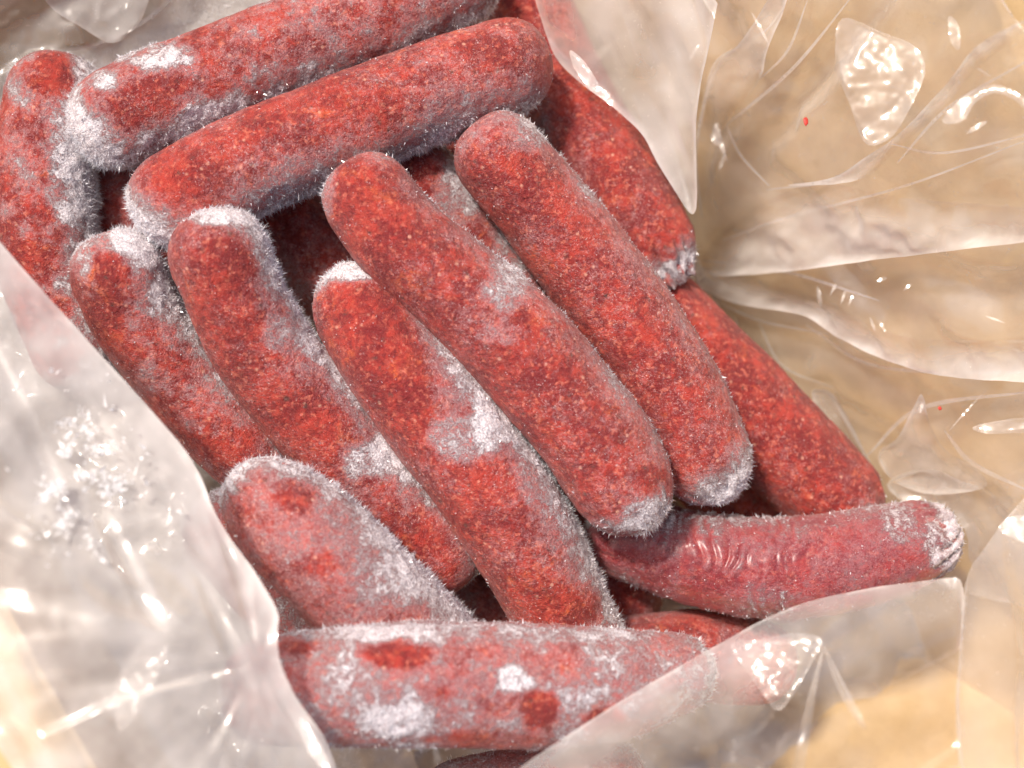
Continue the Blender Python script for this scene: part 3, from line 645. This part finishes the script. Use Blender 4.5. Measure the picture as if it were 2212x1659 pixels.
gloss([(2045, 27), (2072, 47), (2076, 112), (2052, 95)], off=.014, seed=53, amp=.0005)
gloss([(2089, 919), (2240, 895), (2240, 935), (2123, 938)], off=.02, seed=54, amp=.001)
gloss([(2047, 931), (2052, 930), (2133, 842), (2128, 841)], off=.014, seed=55, amp=.0003)
gloss([(1548, 255), (1560, 300), (1575, 360), (1560, 330), (1535, 285)], off=.018, seed=56, amp=.0006)
gloss([(1540, 285), (1552, 305), (1546, 318), (1530, 292)], off=.018, seed=57, amp=.0003)

for i, (gx_, gy_, gl, gw, ga) in enumerate([(1800, 625, 16, 4, 60), (1822, 640, 20, 4, 70), (1838, 648, 14, 3, 65), (1885, 700, 18, 4, 110), (1906, 705, 16, 4, 120), (1905, 603, 14, 5, 20), (1642, 60, 46, 4, 118), (1560, 350, 22, 5, 70), (1990, 880, 16, 5, 80), (2125, 155, 22, 3, 150), (2110, 275, 30, 7, 30), (1770, 640, 24, 6, 100), (1495, 120, 30, 3, 60), (1960, 620, 12, 4, 40), (2150, 690, 26, 3, 160)]):
    ca_, sa_ = math.cos(math.radians(ga)), math.sin(math.radians(ga))
    gloss([(gx_ + a * ca_ * gl - b * sa_ * gw, gy_ - a * sa_ * gl - b * ca_ * gw) for a, b in ((-1, 0), (-.3, -.8), (.5, -.7), (1, .1), (.3, .9), (-.5, .6))], off=.016, seed=130 + i, amp=.0002)

# white flap of the bag hanging over the upper right of the pile
def zr(px, py): return -8 + np.clip((px - 1155 - py * .72) * .17, -5, 60)
sheet('hanging_film', [(1140, -40), (1172, 60), (1200, 132), (1262, 190), (1330, 238), (1388, 290), (1418, 352), (1452, 410), (1492, 470), (1506, 450), (1500, 330), (1505, 200), (1530, 100), (1560, -40)], at_z(zr), .46, .0020, 6, 61, excess=1.0, init=fold_along(.35, .93, 80, .006, 161), edge=.2, hazef=lambda x, y: .12 * np.sin(x * .035 + y * .008) - .14 * sstep(60, 10, np.abs(x - 1190 - y * .5)))
gloss([(1225, 100), (1262, 130), (1300, 190), (1280, 200), (1240, 150)], zc=6, seed=62, haze=.3, amp=.001)

# big flap folded over the left side
EDGE_L = [(-40, 480), (0, 522), (60, 592), (150, 690), (240, 790), (330, 890), (400, 968), (437, 1030), (462, 1100), (500, 1160), (545, 1225), (585, 1290), (604, 1328), (598, 1365), (603, 1430), (640, 1508), (685, 1568), (712, 1612), (745, 1720)]
ex = np.array([a for a, b in EDGE_L]); ey = np.array([b for a, b in EDGE_L])
def dedge(px, py): return np.interp(py, ey, ex) - px
def zl(px, py):
    d = np.clip(dedge(px, py), 0, 900); return 44 + 16 * sstep(1150, 1400, py) + 14 * sstep(0, 420, d) + 3 * np.sin(py * .006)
sheet('folded_flap', EDGE_L + [(-120, 1720), (-120, 480)], at_z(zl), .56, .0009, 8, 71, excess=1.0, init=lambda x, y: fold_along(.45, .89, 120, .006, 171)(x, y) + ang_noise(x, y, 560, 1420, 5, 1 / 300, 172)[0] * np.clip(ang_noise(x, y, 560, 1420, 5, 1 / 300, 172)[1] * 2e-5, 0, .005), edge=.25, ew=7, hazef=lambda x, y: -.06 * sstep(260, 40, x) + .08 * np.sin(x * .02 - y * .012))
gloss([(300, 1375), (362, 1385), (370, 1400), (330, 1480), (300, 1540), (250, 1590), (240, 1500), (262, 1440)], zc=66, seed=72, haze=.45, amp=.002)
gloss([(455, 1460), (475, 1448), (500, 1448), (470, 1466)], zc=64, seed=73, haze=.3, amp=.0004)
gloss([(640, 1540), (668, 1570), (700, 1620), (715, 1659), (690, 1659), (655, 1610)], zc=70, seed=74, haze=.4, amp=.0012)
# film at the lower right, stretched over the near wall
def zb(px, py):
    d = (py - 1385) + (px - 1560) * .47; return 56 + 40 * sstep(-30, 330, d)
sheet('stretched_film', [(1060, 1720), (1130, 1648), (1300, 1540), (1480, 1430), (1560, 1387), (1650, 1336), (1750, 1296), (1900, 1266), (2030, 1246), (2085, 1241), (2078, 1400), (2068, 1520), (2080, 1720)], at_z(zb), .26, .0016, 7, 81, excess=1.0, init=fold_along(.88, -.47, 120, .005, 181), edge=.3, ew=4, stretch=(.5, .5), hazef=lambda x, y: -.22 * sstep(60, 260, (y - 1385) + (x - 1560) * .47))
sheet('stretched_film', [(2085, 1241), (2130, 1180), (2178, 1110), (2330, 960), (2330, 1720), (2080, 1720), (2066, 1520), (2074, 1400)], at_z(lambda x, y: zb(x, y) * 0 + 66 + (y - 1100) * .07), .2, .0022, 8, 82, excess=1.0, init=fold_along(.1, 1, 110, .006, 182), edge=.3, ew=4, stretch=(.6, .6))
gloss([(1565, 1385), (1640, 1383), (1713, 1364), (1785, 1375), (1751, 1436), (1715, 1500), (1680, 1544), (1640, 1490), (1615, 1452)], zc=64, seed=83, haze=.12, amp=.0016)
gloss([(2150, 1140), (2180, 1115), (2240, 1110), (2240, 1180), (2190, 1165)], zc=72, seed=84, haze=.2, amp=.0016)
for i, pl in enumerate([[(1785, 1375), (1760, 1500), (1730, 1720), (1700, 1720), (1745, 1500)], [(1775, 1380), (1800, 1430), (1880, 1580), (1850, 1560), (1800, 1470)]]):
    sheet('pleat', pl, at_z(lambda x, y: zb(x, y) + 3), .09, .0008, 6, 85 + i, edge=.2, ew=3)

# upper-left: lining along the shaded wall, furred with frost
wt = W3(u_l0, v_t0, ZB); tn = np.cross(W3(u_l1, v_t1, ZT) - wt, E1); tn /= np.linalg.norm(tn)
if tn @ E2 < 0: tn = -tn
ETW = (E1, np.cross(E1, tn))
def ztop(px, py):
    q = P(px, py, 0 * px)[0]; v = q @ E2
    return np.interp(-v, [.150, .200, .228, .250, .285, .33], [-80, -66, -54, -32, 10, 45])
o, X, n = sheet('frosted_film', [(-60, 210), (0, 160), (80, 110), (200, 100), (320, 40), (420, -60), (1160, -60), (1120, 40), (700, 200), (300, 330), (140, 500), (-60, 700)], at_z(ztop), .85, .002, 9, 91, excess=1.0, init=fold_along(.88, -.3, 120, .006, 191), edge=.1)
def fur(X, n, k, ln, parent=bag, wd=.00013):
    i = RNG.integers(0, len(X), k); p = X[i] + RNG.normal(size=(k, 3)) * .0015; w = fbm(p, 60, 5, 3) > RNG.uniform(-.7, .5, k)
    p = p[w]; needles('frost_fur', p, np.repeat(n[None], len(p), 0), ln * RNG.uniform(.3, 1.4, len(p)), wd, parent, M_F, tilt=1.1)
fur(X, n, 60000, .0022)
sheet('side_film', [(-80, -80), (440, -80), (330, 45), (200, 105), (80, 115), (0, 165), (-80, 215)], at_z(lambda x, y: ztop(x, y) + 8), .32, .0035, 7, 92, edge=.25)
sheet('pleat', [(60, -60), (340, -60), (300, 60), (240, 100), (180, 60), (110, 20)], at_z(lambda x, y: ztop(x, y) + 14), .4, .002, 6, 93, edge=.25)
# under the left flap: frosted lining going down beside the pile, and the lining floor
def zlow(px, py): return -76 - np.clip(-dedge(px, py), -60, 200) * .15
o, X, n = sheet('frosted_film', [(-60, 480), (120, 560), (260, 730), (430, 940), (520, 1120), (600, 1330), (700, 1400), (900, 1620), (900, 1720), (300, 1720), (-60, 1000)], at_z(zlow), .75, .004, 10, 94, edge=.1)
fur(X, n, 45000, .0024)
zf = ZB + .006
o, X, n = sheet('bag_floor', [(-300, -300), (2300, -300), (2300, 1900), (-300, 1900)], at_z(lambda x, y: np.full_like(x, (ZB + .008) * 1000)), .35, .003, 26, 95, edge=0)

# frost dust on the left flap (out of focus)
FX, FY = [], []
for cx, cy, sx, sy, k in [(165, 985, 22, 16, 90), (130, 1045, 26, 20, 110), (210, 1040, 40, 22, 90), (175, 1100, 20, 14, 70), (110, 1090, 18, 30, 60), (150, 1150, 30, 30, 60), (180, 920, 30, 30, 40), (260, 1060, 26, 8, 30), (200, 1000, 90, 90, 60)]:
    FX.append(RNG.normal(cx, sx, k)); FY.append(RNG.normal(cy, sy, k))
FX = np.concatenate(FX); FY = np.concatenate(FY)
FX = np.tile(FX, 3) + RNG.normal(size=len(FX) * 3) * 8; FY = np.tile(FY, 3) + RNG.normal(size=len(FY) * 3) * 8; kk = fbm(np.stack([FX, FY, FX * 0], 1), .035, 9, 2) > -.05; FX = FX[kk]; FY = FY[kk]
pp = P(FX, FY, zl(FX, FY) + 4)[0]
fo = needles('frost_dust', pp, np.tile(EZ, (len(pp), 1)), .0012 * RNG.lognormal(0, .6, len(pp)), .0008, bag, M_D, tilt=2.2)

# ---------------------------------------------------------------- crumbs of meat on the film
def crumb(px, py, off, r, lab, el):
    c = on_wall(off)(np.array([px]), np.array([py]))[0]
    a = np.linspace(0, math.pi, 9); b = np.arange(12) / 12 * 2 * math.pi
    A, B2 = np.meshgrid(a, b, indexing='ij')
    d = np.stack([np.sin(A) * np.cos(B2), np.sin(A) * np.sin(B2) * el, np.cos(A) * .5], -1).reshape(-1, 3)
    d = d * (1 + .35 * fbm(d, 2.2, px, 2))[:, None] * r
    i = np.arange(108).reshape(9, 12); nx = np.roll(i, -1, 1)
    o = link_mesh('meat_crumb', d + c, np.stack([i[:-1], i[1:], nx[1:], nx[:-1]], -1).reshape(-1, 4), M_CRUMB, origin=c)
    tag(o, lab, 'meat crumb', 'crumbs of meat stuck to the bag')
crumb(1741, 262, .022, .0011, 'longer red crumb of meat on the clear plastic at the upper right', 1.8)
crumb(2030, 882, .022, .0009, 'tiny round red crumb of meat on the plastic above the bent sausage', 1.0)
